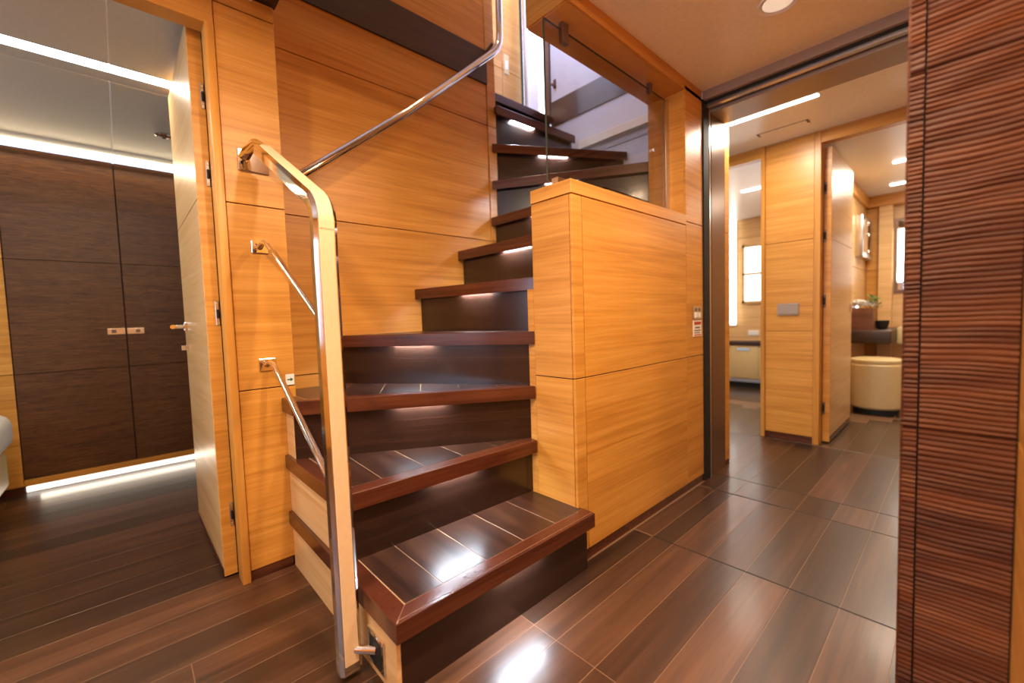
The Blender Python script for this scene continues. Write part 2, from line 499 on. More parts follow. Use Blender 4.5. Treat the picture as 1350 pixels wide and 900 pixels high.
for k in range(1, 12):
    a, b = Vector(NOSE[k][0]), Vector(NOSE[k][1])
    d = (b - a).normalized()
    n = Vector((-d.y, d.x))            # uphill
    z = k * H
    poly = TREAD[k]
    slab = clip(poly, a + n * .004, n)
    if k <= 3: slab = clip(clip(slab, Vector((.470, 0)), Vector((1, 0))), Vector((1.299, 0)), Vector((-1, 0)))
    tr_ = prism('tread', slab, z - NT + .014, z - .0008, 'inlay', ST, 0)
    strip = clip(poly, a + n * NW, -n)
    inner = clip(poly, a + n * (NW + .002), n)
    if k <= 3:                          # mitred edge along the open left end
        xl = .465
        pm = a + d * 0
        mit = Vector((xl + NW, 0))
        corner_in = Vector((xl + NW, (a + n * NW).y + d.y / d.x * NW))
        md = (corner_in - a).normalized()
        mn = Vector((-md.y, md.x))
        side = clip(clip(poly, Vector((xl + NW, 0)), Vector((-1, 0))), a, mn)
        strip = clip(strip, a, -mn)
        inner = clip(inner, Vector((xl + NW + .002, 0)), Vector((1, 0)))
        if parea(side) > 1e-4:
            prism('edge_strip', side, z - NT, z, 'wenge_nosing', tr_, .002)
    prism('nosing', clip(strip, a + n * .013, n), z - NT + .013, z, 'wenge_nosing', tr_, 0)
    prism('nosing_lip', clip(strip, a + n * .013, -n), z - NT, z, 'wenge_nosing', tr_, .002)
    step = .165 if k < 4 else .17
    nb = 8
    ln = (b - a).length
    s0 = .055 + step * (.75 if k == 1 else .6) if k <= 3 else .12
    cuts = [-9] + [s0 + step * q for q in range(nb) if s0 + step * q < ln + .3] + [9]
    for q in range(len(cuts) - 1):
        p = clip(clip(inner, a + d * (cuts[q] + .001), d), a + d * (cuts[q + 1] - .001), -d)
        if len(p) >= 3 and parea(p) > 4e-4:
            prism('board', p, z - .006, z, 'wenge_board', tr_, .0007)
    # riser
    back = .036
    ra, rb = a + n * back, b + n * back
    if k <= 3:
        ra = ra + d * ((.480 - ra.x) / d.x)
        rb = rb - d * .006 if k == 1 else rb + d * .09
    elif k <= 7:
        ra = ra - d * max(0, (ra.y - 2.088) / (-d.y) * -1) if False else ra
        if k == 4: rb = rb + d * .05
        if ra.y > 2.088: ra = ra + d * ((ra.y - 2.088) / (-d.y))
    else:
        ra = ra + d * .012
    quad = [tuple(ra), tuple(rb), tuple(rb + n * .012), tuple(ra + n * .012)]
    prism('riser', quad, (k - 1) * H - (.025 if k > 1 else 0), z - NT + .0128, 'wenge_riser', ST, 0)
    lc = a + d * ln * LEDT[k]
    l0, l1 = lc - d * .10 + n * .021, lc + d * .10 + n * .021
    prism('light_strip', [tuple(l0), tuple(l1), tuple(l1 + n * .012), tuple(l0 + n * .012)], z - NT + .0085, z - NT + .0125, 'led_cool', ST, 0)
box('edge_strip', .465, .479, 1.346, 1.884, H - NT, H - .001, 'wenge_nosing', ST, .001)
box('edge_strip', .465, .479, 1.836, 1.884, 2 * H - NT, 2 * H - .001, 'wenge_nosing', ST, .001)
# side panels under the open left end
bm = bmesh.new()
add_box(bm, .478, .490, .995, 1.884, .0, H - NT)
add_box(bm, .478, .490, 1.32, 1.884, H, 2 * H - NT)
add_box(bm, .478, .490, 1.79, 1.884, 2 * H, 3 * H - NT)
finish(bm, 'side_panel', 'oak_pale', ST)
# ================================================================== WALL BEHIND THE STAIR
sw_ = sempty('wall_stair', (1.1, 2.12, 0))
boxes('backing', [(.50, 1.80, 2.102, 2.16, 0, 4.5), (1.80, 1.855, 2.097, 2.65, 0, 4.5)], 'seam', sw_)
panels_y(sw_, 2.09, [.522, 1.788], [0, .765, 1.497, 2.222, 2.475], 'oak')
panels_y(sw_, 2.09, [.522, 1.788], [2.675, 3.4, 4.5], 'oak')
box('fascia', .522, 1.790, 2.078, 2.102, 2.472, 2.676, 'wenge_fascia', sw_, .001)
panels_y(sw_, 2.085, [1.788, 1.86], [0, 1.497, 2.222, 3.4, 4.5], 'oak')
panels_x(sw_, 1.856, [2.10, 2.65], [0, 2.4, 3.3, 4.5], 'oak', .006)

# right wall of the stairwell
rw = sempty('wall_stairwell_right', (2.66, 1.8, 0))
boxes('backing', [(2.652, 2.70, 1.25, 2.295, 0, 4.5)], 'wall_white', rw)
for z0, z1 in ((0, 1.497), (1.497, 2.19), (2.19, 2.515), (2.70, 3.4), (3.4, 4.5)):
    box('panel', 2.64, 2.652, 1.252, 2.290, z0 + G, z1 - G, 'wall_white', rw, .001)
box('fascia', 2.63, 2.652, 1.252, 2.290, 2.512, 2.702, 'wenge_gloss', rw, .001)
# landing window in line with that wall
wn = sempty('window_1', (2.65, 2.53, 2.585))
box('window_frame', 2.62, 2.68, 2.290, 2.335, 2.585, 4.5, 'bronze', wn, .002)
box('pane', 2.655, 2.66, 2.335, 2.425, 2.585, 4.5, 'window_glow', wn, 0)
box('curtain', 2.635, 2.655, 2.425, 2.545, 2.585, 4.5, 'linen', wn, .003)
box('window_frame', 2.62, 2.66, 2.545, 2.570, 2.585, 4.5, 'steel', wn, .002)
br = tag(empty('hook', (2.62, 2.25, 2.83)), 'small bronze hook on white wall above the dark fascia behind glass', 'hook')
box('plate', 2.634, 2.64, 2.235, 2.262, 2.80, 2.87, 'bronze', br, .002)
box('peg', 2.60, 2.634, 2.243, 2.255, 2.81, 2.83, 'bronze', br, .002)
w3 = sempty('window_3', (1.865, 2.37, 2.9))
box('pane', 1.8625, 1.8665, 2.14, 2.60, 2.92, 4.0, 'sky_glow', w3, 0)
for z0, z1 in ((2.88, 2.92), (4.0, 4.04)):
    box('window_frame', 1.8625, 1.874, 2.11, 2.63, z0, z1, 'bronze', w3, .002)
for y0 in (2.11, 2.60):
    box('window_frame', 1.8625, 1.874, y0, y0 + .03, 2.92, 4.0, 'bronze', w3, .002)
# back wall of the landing
lw = sempty('wall_landing', (2.2, 2.64, 2.585))
panels_y(lw, 2.64, [1.86, 2.44, 2.66], [2.585, 3.05, 4.5], 'oak')
box('backing', 1.86, 2.70, 2.652, 2.70, 2.585, 4.5, 'seam', lw, 0)
ls = tag(empty('switch_plate', (2.48, 2.64, 3.1)), 'pale switch plate on the wood wall at the top of the stairs', 'switch')
box('plate', 2.46, 2.515, 2.634, 2.64, 3.02, 3.18, 'cream', ls, .002)
box('rocker', 2.475, 2.50, 2.630, 2.634, 3.06, 3.13, 'white_plastic', ls, .001)
# deck walls out of sight with the big daylight window on the left
struct(boxes('wall_deck', [(-.62, -.58, -.3, 1.78, 2.585, 4.5), (-.62, -.58, 2.12, 3.2, 2.585, 4.5), (-.62, -.58, 1.78, 2.12, 2.585, 3.05), (-.62, -.58, 1.78, 2.12, 3.72, 4.5),
                           (-.6, 3.2, -.34, -.3, 2.585, 4.5), (2.7, 2.74, -.3, 1.26, 2.585, 4.5), (-.6, .52, 2.2, 2.24, 2.585, 4.5)], 'oak'))

struct(box('added_parapet', .40, .44, -.3, 2.2, 2.585, 3.1, 'oak', None, .002))  # unseen parapet, added to block window daylight from the stair wall
# ================================================================== WALL PIER, LEFT DOORWAY AND DOOR
pl = sempty('wall_pier', (.42, 1.98, 0))
box('core', .325, .508, 1.897, 2.10, 0, CEIL, 'seam', pl, 0)
panels_y(pl, 1.885, [.318, .522], [.040, .751, 1.465, 2.186, CEIL + .01], 'oak')
panels_x(pl, .510, [1.899, 2.09], [.0, .751, 1.465, 2.186, CEIL + .3], 'oak')
box('skirting', .318, .474, 1.888, 1.90, 0, .040, 'wenge_nosing', pl, .001)
dj = struct(box('trim_1', .290, .318, 1.876, 1.955, 0, 2.10, 'oak_upright', None, .003, 2))
struct(box('trim_2', -.46, .318, 1.880, 1.955, 2.094, CEIL, 'oak', None, .002))
struct(box('trim_3', -.46, -.43, 1.876, 1.955, 0, 2.10, 'oak_upright', None, .002))
lw_ = sempty('wall_left', (-1.3, 1.92, 0))
box('core', -2.2, -.46, 1.897, 1.955, 0, 2.3, 'seam', lw_, 0)
panels_y(lw_, 1.885, [-2.2, -1.35, -.462], [.04, .751, 1.465, CEIL], 'oak')
dr = sempty('door_1', (.27, 2.0, 0))
LX0, LX1, LY0, LY1 = .250, .292, 1.987, 2.706
box('core', LX0 + .002, LX1, LY0 + .002, LY1, .008, 2.132, 'oak', dr, 0)
panels_x(dr, LX0 - .004, [LY0, LY1], [.038, 1.487, 2.135], 'oak_pale', .010)
box('edge', LX0 - .003, LX1, LY0 - .006, LY0 + .002, .010, 2.135, 'oak', dr, .001)
box('kick_strip', LX0 - .0045, LX0 + .004, LY0, LY1, .010, .036, 'wenge_nosing', dr, .001)
hd = box('handle', LX0 - .016, LX0 - .004, 2.615, 2.655, .985, 1.028, 'chrome', dr, .003)
tube('lever', [(LX0 - .010, 2.635, 1.007), (LX0 - .062, 2.635, 1.007), (LX0 - .068, 2.628, 1.007), (LX0 - .068, 2.50, 1.007)], .010, 'chrome', hd, 10)
tt = box('thumb_turn', LX0 - .012, LX0 - .004, 2.625, 2.652, .885, .920, 'chrome', dr, .002)
box('knob', LX0 - .030, LX0 - .012, 2.634, 2.643, .890, .915, 'chrome', tt, .002)
for hz in (1.872, 1.585, 1.053, .253):
    hg = box('hinge', .277, .2905, LY0 - .0085, LY0 - .004, hz - .048, hz + .048, 'steel', dr, .002)
    box('hinge_pin', .2805, .2885, LY0 - .016, LY0 - .0085, hz - .020, hz + .016, 'black_metal', hg, .003)
    boxes('screw_heads', [(.2795, .2885, LY0 - .0105, LY0 - .0085, hz - .043, hz - .033), (.2795, .2885, LY0 - .0105, LY0 - .0085, hz + .031, hz + .041)], 'chrome', hg)
# exit arrow sign on the pier
sg = tag(empty('exit_sign', (.50, 1.885, .775)), 'tiny white sign with a green arrow on the wood pier behind the lower chrome rod', 'sign')
box('plate', .4845, .5165, 1.882, 1.885, .754, .798, 'white_plastic', sg, .0005)
bm = bmesh.new()
add_box(bm, .489, .506, 1.8812, 1.882, .7735, .7785)
pts = [(.502, .768), (.512, .776), (.502, .784)]
f0 = [bm.verts.new((x, 1.8812, z)) for x, z in pts]; f1 = [bm.verts.new((x, 1.882, z)) for x, z in pts]
bm.faces.new(f0); bm.faces.new(f1[::-1])
for i in range(3):
    bm.faces.new((f0[i], f1[i], f1[(i + 1) % 3], f0[(i + 1) % 3]))
finish(bm, 'arrow', 'green_print', sg)

# ================================================================== CABIN ON THE LEFT
WY = 3.98
wd = tag(empty('wardrobe', (.0, WY, 0)), 'tall dark brown textured built-in wardrobe with two small chrome latches', 'wardrobe')
box('carcass', -.49, 1.0, WY + .025, 4.45, .035, 2.14, 'seam', wd, 0)
for (a, b, s) in ((-.487, .033, -1), (.040, 1.0, 1)):
    dp = box('door', a, b, WY + .012, WY + .024, .085, 2.140, 'seam', wd, 0)
    for z0, z1 in ((.085, .745), (.745, 1.455), (1.455, 2.140)):
        box('panel', a, b, WY, WY + .012, z0 + .0018, z1 - .0018, 'wenge_wardrobe', dp, .001)
    xa, xb = (-.058, .031) if s < 0 else (.041, .130)
    lt = box('latch', xa, xb, WY - .006, WY, .972, 1.012, 'steel', dp, .001)
    xm = xa + .032 if s < 0 else xb - .032
    box('latch_button', xm - .012, xm + .012, WY - .008, WY - .006, .981, 1.003, 'grey_print', lt, .001)
box('plinth', -.49, 1.0, WY - .002, WY + .03, .042, .082, 'oak', wd, .001)
box('plinth_light', -.485, 1.0, WY + .004, WY + .02, .004, .036, 'led_floor', wd, 0)
cl = tag(box('cove_light', -2.2, 1.0, 3.945, 3.975, 2.160, 2.190, 'led_warm', None, 0), 'warm strip of light along the top of the dark wardrobe', 'light')
cs = tag(box('ceiling_strip_light', -2.2, 1.0, 2.617, 2.700, 2.181, 2.190, 'led_ceiling', None, 0), 'cool white strip of light across the cabin ceiling', 'light')
dl = tag(empty('ceiling_spotlight', (.272, 3.35, 2.18)), 'small round chrome ceiling spotlight beside the open cabin door', 'spotlight')
lathe('ring', [(.030, 0), (.042, -.001), (.046, -.008), (.036, -.014), (.030, -.008)], (.272, 3.35, 2.18), 'chrome', dl, 24)
lathe('lens', [(.001, -.006), (.030, -.006), (.030, 0)], (.272, 3.35, 2.18), 'white_plastic', dl, 24)
cw = sempty('wall_cabin', (-1, 4, 0))
box('core', -2.2, -.49, 3.995, 4.1, 0, 2.2, 'seam', cw, 0)
panels_y(cw, 3.983, [-2.2, -1.3, -.491], [.04, .745, 1.455, 2.18], 'oak')
box('skirting', -2.2, -.491, 3.985, 4.0, 0, .038, 'wenge_nosing', cw, .001)
bd = tag(empty('bed', (-1.25, 2.9, 0)), 'bed with white mattress on a cream base at the left edge below the wood wall', 'bed')
box('plinth', -2.0, -.60, 2.25, 3.60, 0, .14, 'wenge_fascia', bd, 0)
box('bed_base', -2.05, -.505, 2.15, 3.66, .14, .34, 'cream', bd, .02, 3)
box('mattress', -2.05, -.485, 2.12, 3.80, .335, .545, 'linen', bd, .07, 4)
struct(boxes('wall_cabin_sides', [(-2.25, -2.2, 1.9, 2.4, 0, 2.3), (-2.25, -2.2, 3.4, 4.1, 0, 2.3), (-2.25, -2.2, 2.4, 3.4, 0, .85), (-2.25, -2.2, 2.4, 3.4, 1.75, 2.3),
                                  (1.0, 1.05, 2.16, 4.1, 0, 2.3), (.3, 1.0, 2.165, 2.2, 0, 2.3)], 'wall_white'))

# ================================================================== LEATHER-COVERED GUARD RAIL
gr = tag(empty('guard_rail', (.42, 1.17, 0)), 'chrome guard rail faced with tan leather in front of the stair, two thin rods', 'handrail')
# centre line of the flat bar (x, y, z) and its across-bar direction
def bar_path():
    p = [(.421, 1.155, .018), (.421, 1.172, 1.17)]
    # bend of radius about 8 cm
    c0 = Vector((.423, 1.174, 1.272)); up_ = Vector((.418, 1.72, 1.640))
    q0 = c0; q1 = Vector((.423, 1.176, 1.330)); q2 = Vector((.423, 1.228, 1.362))
    out = [Vector(p[0]), Vector(p[1])]
    for i in range(9):
        t = i / 8
        out.append((1 - t) ** 2 * q0 + 2 * t * (1 - t) * q1 + t * t * q2)
    out.append(up_)
    return out
path = bar_path()
def flat_bar(name, hw0, d0, d1, mat, parent, path, bev=0):
    """flat bar swept on the path: half width hw0 in x, from d0 to d1 along the outward normal"""
    bm = bmesh.new()
    rings = []
    for i, p in enumerate(path):
        if i == 0: d = path[1] - p
        elif i == len(path) - 1: d = p - path[i - 1]
        else: d = (path[i + 1] - p).normalized() + (p - path[i - 1]).normalized()
        d.normalize()
        nrm = Vector((1, 0, 0)).cross(d).normalized()      # faces the hall (-y) on the upright, up on the slope
        if nrm.y > 0 and abs(nrm.y) > abs(nrm.z): nrm = -nrm
        if nrm.z < -.3: nrm = -nrm
        b = min(bev, abs(d1 - d0) * .45)
        prof = [(-hw0, d0 + b), (-hw0, d1 - b), (-hw0 + b, d1), (hw0 - b, d1), (hw0, d1 - b), (hw0, d0 + b), (hw0 - b, d0), (-hw0 + b, d0)] if b else [(-hw0, d0), (-hw0, d1), (hw0, d1), (hw0, d0)]
        rings.append([bm.verts.new(p + Vector((1, 0, 0)) * u + nrm * v) for u, v in prof])
    n = len(rings[0])
    for i in range(len(rings) - 1):
        for k in range(n):
            bm.faces.new((rings[i][k], rings[i][(k + 1) % n], rings[i + 1][(k + 1) % n], rings[i + 1][k]))
    bm.faces.new(rings[0][::-1]); bm.faces.new(rings[-1])
    return finish(bm, name, mat, parent, smooth=True)
flat_bar('rail_bar', .031, -.040, .004, 'chrome', gr, path, .009)
lp = [path[0] + Vector((0, 0, .028))] + path[1:]
flat_bar('leather_facing', .0195, -.01, .0062, 'leather', gr, lp, .0015)
# seam stitched across the leather just below the bend
box('stitched_seam', .403, .439, 1.1662, 1.1676, 1.2535, 1.2548, 'leather', gr, 0)
# upper fixing: plate on the pier and a slanted bracket
box('mounting_plate', .366, .470, 1.876, 1.885, 1.590, 1.672, 'chrome', gr, .002)
bm = bmesh.new()
add_tube(bm, [(.416, 1.700, 1.626), (.404, 1.76, 1.662), (.390, 1.83, 1.650), (.388, 1.878, 1.642)], .013, 12, True, .02)
finish(bm, 'bracket', 'chrome', gr, True)
for z_, zb, nm in ((1.310, 1.022, 'rod'), (.850, .560, 'rod')):
    box('mounting_plate', .392, .450, 1.877, 1.885, z_ - .028, z_ + .020, 'chrome', gr, .002)
    tube(nm, [(.420, 1.878, z_ - .006), (.420, 1.83, z_ + .006), (.420, 1.79, z_ + .002), (.420, 1.74, z_ - .022), (.420, 1.215, zb - .03)], .0105, 'chrome', gr, 12)
# lower fixing on the side of the first step
mp = box('mounting_plate', .472, .478, 1.062, 1.162, .026, .125, 'chrome', gr, .002)
box('recess', .4712, .472, 1.076, 1.148, .038, .112, 'black_metal', mp, 0)
tube('pin', [(.476, 1.112, .078), (.432, 1.160, .078)], .012, 'chrome', gr, 14)

# ================================================================== LONG HANDRAIL ON THE STAIR WALL
hr = tag(empty('wall_handrail', (1.2, 2.03, 2.0)), 'long round chrome handrail climbing the wood wall behind the stair', 'handrail')
tube('rail', [(.612, 2.025, 1.645), (1.19, 2.025, 2.105), (1.795, 2.025, 2.640), (1.828, 2.025, 2.675), (1.850, 2.025, 2.72), (1.858, 2.025, 2.78), (1.86, 2.025, 3.7)], .021, 'chrome', hr, 16)
for x_, z_ in ((.622, 1.650), (1.80, 2.70)):
    tube('bracket', [(x_, 2.025, z_), (x_, 2.088, z_ - .02)], .010, 'bronze', hr, 10)

# ================================================================== SLIDING DOOR FRAME
fr_ = sempty('trim_4', (2.6, .9, 0))
box('track_post', 2.488, 2.560, 1.028, 1.10, 0, 2.20, 'black_metal', fr_, .001)
box('metal_edge', 2.561, 2.578, 1.026, 1.10, 0, 2.19, 'steel', fr_, .001)
box('groove', 2.576, 2.60, 1.04, 1.10, 0, 2.19, 'wenge_nosing', fr_, 0)
box('jamb', 2.60, 2.800, 1.030, 1.10, 0, 2.20, 'bronze', fr_, .001)
box('head_trim', 2.488, 2.515, .0, 1.034, 2.192, 2.243, 'taupe', fr_, .001)
box('head_groove', 2.512, 2.60, .0, 1.034, 2.185, 2.246, 'black_metal', fr_, 0)
box('head_strip', 2.532, 2.560, .0, 1.034, 2.166, 2.20, 'steel', fr_, .001)
box('head_soffit', 2.585, 2.800, .0, 1.034, 2.150, 2.246, 'taupe', fr_, .001)
cl_ = sempty('wall_corridor', (2.85, 1.07, 0))
panels_y(cl_, 1.030, [2.80, 2.872], [.04, 1.49, 2.245], 'oak', .06)
box('skirting', 2.80, 2.872, 1.033, 1.05, 0, .038, 'wenge_nosing', cl_, 0)
boxes('core', [(2.56, 2.872, 1.10, 1.14, 0, 2.245)], 'seam', cl_)

# ================================================================== CORRIDOR AND FAR WALL
FX = 3.69
fwall = sempty('wall_far', (FX, .9, 0))
boxes('core', [(FX + .012, FX + .08, .712, 1.09, 0, 2.245), (FX + .012, FX + .08, -.3, 2.0, 2.165, 2.3), (FX + .012, FX + .08, 1.85, 2.0, 0, 2.2)], 'oak', fwall)
panels_x(fwall, FX, [.748, 1.062], [.05, .835, 1.50, 2.245], 'oak')
box('skirting', FX + .006, FX + .014, .748, 1.062, 0, .047, 'wenge_nosing', fwall, .001)
box('header', FX - .004, FX + .012, 1.064, 2.0, 2.160, 2.245, 'oak', fwall, .001)
box('header', FX - .004, FX + .012, -.3, .746, 2.160, 2.245, 'oak', fwall, .001)
box('door_post', FX - .008, FX + .085, 1.062, 1.090, 0, 2.245, 'oak_upright', fwall, .002)
box('door_post', FX - .008, FX + .085, .709, .748, 0, 2.245, 'oak_upright', fwall, .002)
fp = tag(empty('blank_plate', (FX, .905, 1.0)), 'taupe rectangular switch plate on the wood panel between the two far doorways', 'switch')
box('plate', FX - .010, FX, .835, .975, .955, 1.043, 'taupe', fp, .002)
box('rocker', FX - .013, FX - .010, .845, .965, .965, 1.033, 'taupe', fp, .001)
ll = tag(empty('corridor_strip_light', (3.06, .85, 2.245)), 'bright white linear ceiling light beyond the sliding door frame', 'light')
box('diffuser', 3.036, 3.080, .605, 1.10, 2.237, 2.246, 'led_white', ll, .001)
box('light_frame', 3.030, 3.086, .599, 1.106, 2.241, 2.247, 'white_plastic', ll, 0)
ht = tag(empty('ceiling_hatch', (3.46, .88, 2.245)), 'thin flush access panel with two dark slots in the corridor ceiling', 'hatch')
box('hatch_panel', 3.405, 3.52, .735, 1.03, 2.2435, 2.2452, 'ceiling_hall', ht, 0)
for y0 in (.728, 1.022):
    box('slot', 3.40, 3.46, y0, y0 + .014, 2.242, 2.246, 'grey_print', ht, 0)
boxes('outline', [(3.402, 3.406, .735, 1.03, 2.243, 2.2455)], 'seam', ht)
sd = tag(empty('smoke_detector', (2.83, .275, 2.245)), 'round copper smoke detector on the corridor ceiling by the ribbed column', 'detector')
lathe('base', [(.050, 0), (.050, -.012), (.040, -.018)], (2.84, .275, 2.245), 'white_plastic', sd, 24)
lathe('sensor_head', [(.040, -.016), (.036, -.030), (.018, -.038)], (2.84, .275, 2.245), 'copper', sd, 24)
# hall ceiling spotlights
for x, y in ((2.03, .54),):
    t = tag(empty('ceiling_spotlight', (x, y, CEIL)), 'round white rimmed ceiling spotlight at the top edge above the hall', 'spotlight')
    lathe('ring', [(.056, .002), (.062, -.002), (.072, -.006), (.074, -.003), (.074, .0)], (x, y, CEIL), 'white_plastic', t, 32)
    lathe('lens', [(.001, -.001), (.056, -.001), (.056, .001)], (x, y, CEIL), 'lamp_disc', t, 32)

# ================================================================== FAR ROOM, LEFT DOORWAY
flw = sempty('wall_far_left', (6.1, 1.9, 0))
box('core', 6.115, 6.2, .9, 3.1, 0, 2.3, 'seam', flw, 0)
panels_x(flw, 6.10, [1.0, 1.70, 3.1], [0, 1.95, 2.2], 'oak_pale')
box('partition', 3.78, 6.1, .93, .99, 0, 2.3, 'oak_pale', flw, 0)
box('partition', 3.78, 6.1, 2.9, 2.96, 0, 2.3, 'oak_pale', flw, 0)
w2 = sempty('window_2', (6.08, 1.88, 1.1))
for z0, z1 in ((1.125, 1.46), (1.49, 1.82)):
    box('pane', 6.085, 6.099, 1.70, 1.990, z0, z1, 'window_glow', w2, .001)
boxes('window_frame', [(6.07, 6.099, 1.66, 1.70, 1.09, 1.86), (6.07, 6.099, 1.99, 2.02, 1.09, 1.86), (6.07, 6.099, 1.66, 2.02, 1.46, 1.49), (6.07, 6.099, 1.66, 2.02, 1.82, 1.86), (6.07, 6.099, 1.66, 2.02, 1.09, 1.125)], 'oak_pale', w2)
vl = tag(empty('wall_light', (6.07, 2.13, 1.5)), 'tall white vertical strip light seen through the left far doorway', 'lamp')
box('diffuser', 6.05, 6.08, 2.10, 2.165, .82, 2.19, 'led_white', vl, .004)
box('back_plate', 6.08, 6.10, 2.09, 2.175, .80, 2.2, 'white_plastic', vl, .002)
bn = tag(empty('drawer_unit', (5.98, 1.95, 0)), 'cream drawer unit with dark top in the left far room', 'cabinet')
box('plinth', 5.92, 6.09, 1.2, 2.7, 0, .075, 'black_metal', bn, 0)
box('base_trim', 5.885, 6.09, 1.2, 2.7, .075, .115, 'steel', bn, .002)
box('body', 5.90, 6.09, 1.2, 2.7, .115, .555, 'cream', bn, .012, 2)
for y0 in (1.75, 2.10):
    df = box('drawer', 5.886, 5.90, y0 - .33, y0 - .005, .13, .545, 'cream', bn, .006, 2)
    box('pull', 5.878, 5.886, y0 - .24, y0 - .08, .485, .515, 'chrome', df, .002)
box('top', 5.87, 6.095, 1.2, 2.7, .555, .60, 'wenge_fascia', bn, .004)
so = tag(empty('socket_plate', (6.1, 1.86, .7)), 'small white socket plate on the wall above the cream drawers', 'socket')
box('plate', 6.09, 6.10, 1.82, 1.95, .665, .735, 'white_plastic', so, .002)
boxes('rocker', [(6.086, 6.09, 1.83, 1.88, .675, .725), (6.086, 6.09, 1.89, 1.94, .675, .725)], 'white_plastic', so)
rs = tag(box('room_strip_light', 4.66, 4.70, 1.20, 1.56, 2.19, 2.2, 'led_white', None, .001), 'short white strip light on the ceiling of the left far room', 'light')

# ================================================================== FAR ROOM, RIGHT DOORWAY
d2 = sempty('door_2', (3.8, .70, 0))
box('core', 3.785, 4.60, .669, .706, .012, 2.14, 'oak', d2, 0)
for z0, z1 in ((.05, 1.495), (1.495, 2.145)):
    box('panel', 3.784, 4.602, .662, .669, z0 + G, z1 - G, 'oak_pale', d2, .001)
box('kick_strip', 3.784, 4.602, .6615, .669, .012, .048, 'wenge_nosing', d2, .001)
box('edge', 3.778, 3.785, .662, .707, .012, 2.145, 'oak', d2, .001)
for hz in (1.86, 1.52, 1.05, .26):
    hg = box('hinge', 3.772, 3.778, .690, .706, hz - .045, hz + .045, 'bronze', d2, .001)
    box('hinge_pin', 3.762, 3.772, .693, .704, hz - .025, hz + .025, 'black_metal', hg, .002)
hd = box('handle', 4.52, 4.55, .651, .662, .96, 1.03, 'chrome', d2, .002)
tube('lever', [(4.535, .653, 1.0), (4.535, .605, 1.0), (4.42, .600, 1.0)], .010, 'chrome', hd, 10)
frw = sempty('wall_far_right', (6.4, .5, 0))
box('core', 4.7, 6.5, .812, .86, 0, 2.3, 'seam', frw, 0)
panels_y(frw, .80, [4.72, 5.5, 6.46], [0, .75, 1.42, 2.09, 2.25], 'oak_pale')
box('cornice', 4.72, 6.46, .77, .80, 2.13, 2.25, 'oak', frw, .002)
panels_x(frw, 6.46, [.685, .80], [0, .75, 1.42, 2.25], 'oak')
box('pilaster', 6.40, 6.50, .565, .685, 0, 2.25, 'oak_pale', frw, .003)
box('beam', 6.38, 6.50, -.5, .80, 2.13, 2.25, 'oak', frw, .003)
box('core', 6.51, 6.6, -.6, .9, 0, 2.3, 'oak_pale', frw, 0)
box('side_wall', 3.78, 6.6, -.62, -.56, 0, 2.3, 'oak_pale', frw, 0)
mi = tag(empty('mirror', (6.5, .3, 1.5)), 'dark framed bathroom mirror beside the bright vertical lamp in right far room', 'mirror')
box('mirror_frame', 6.485, 6.51, -.1, .555, 1.15, 1.98, 'bronze', mi, .003)
box('mirror_glass', 6.48, 6.485, -.07, .525, 1.18, 1.95, 'mirror', mi, 0)
ml = tag(empty('mirror_light', (6.45, .49, 1.5)), 'bright white vertical lamp in front of the bathroom mirror in right far room', 'lamp')
box('diffuser', 6.42, 6.455, .465, .525, 1.27, 1.85, 'led_white', ml, .008, 2)
box('back_plate', 6.455, 6.48, .46, .53, 1.25, 1.87, 'steel', ml, .002)
pf = tag(empty('framed_mirror', (6.05, .79, 1.75)), 'upright silver framed wall mirror on the pale wall above the flowers', 'mirror')
box('box_frame', 5.74, 6.40, .74, .80, 1.53, 1.97, 'steel', pf, .01, 2)
box('front_glass', 5.82, 6.32, .732, .74, 1.58, 1.92, 'mirror', pf, .004)
for z_ in (1.60, 1.78, 1.90):
    lathe('highlight_stud', [(.001, -.012), (.018, -.008), (.022, 0)], (6.02, .732, z_), 'chrome', pf, 12, 'Y')  # added studs that stand in for small highlights on the glass
vs_ = tag(empty('vanity_shelf', (5.8, .64, .63)), 'dark walnut floating vanity shelf on the pale wall of the right far room', 'shelf')
box('shelf', 5.50, 6.39, .482, .799, .630, .760, 'wenge_fascia', vs_, .012, 3)
ct = tag(empty('counter', (6.2, .4, .62)), 'cream stone counter behind the dark floating shelf', 'counter')
box('slab', 5.95, 6.475, .405, .4795, .60, .775, 'cream', ct, .01, 2)
pb = tag(empty('planter', (5.62, .71, .76)), 'square reddish wooden box of white flowers on the dark floating shelf', 'planter')
boxes('box', [(5.53, 5.71, .625, .637, .7605, .985), (5.53, 5.71, .783, .795, .7605, .985), (5.53, 5.542, .637, .783, .7605, .985), (5.698, 5.71, .637, .783, .7605, .985), (5.54, 5.70, .637, .783, .7605, .95)], 'walnut_box', pb)
random.seed(3)
for i in range(7):
    c = (5.555 + .024 * i, .655 + .12 * ((i * 3) % 7) / 6, 1.0 + .035 * ((i * 5) % 7) / 6)
    bm = bmesh.new()
    for k in range(14):
        a = k * 2.4; rr = .010 + .0034 * k
        p = Vector(c) + Vector((rr * math.cos(a), rr * math.sin(a), .022 - .0018 * k))
        d = Vector((math.cos(a), math.sin(a), .5)).normalized(); s = Vector((-math.sin(a), math.cos(a), 0))
        q = [p - s * .011, p + d * .026 - s * .014 + Vector((0, 0, .006)), p + d * .036, p + d * .026 + s * .014 + Vector((0, 0, .006)), p + s * .011]
        bm.faces.new([bm.verts.new(v) for v in q])
    bmesh.ops.solidify(bm, geom=bm.faces[:], thickness=.002)
    finish(bm, 'flower', 'petal', pb)
bm = bmesh.new()
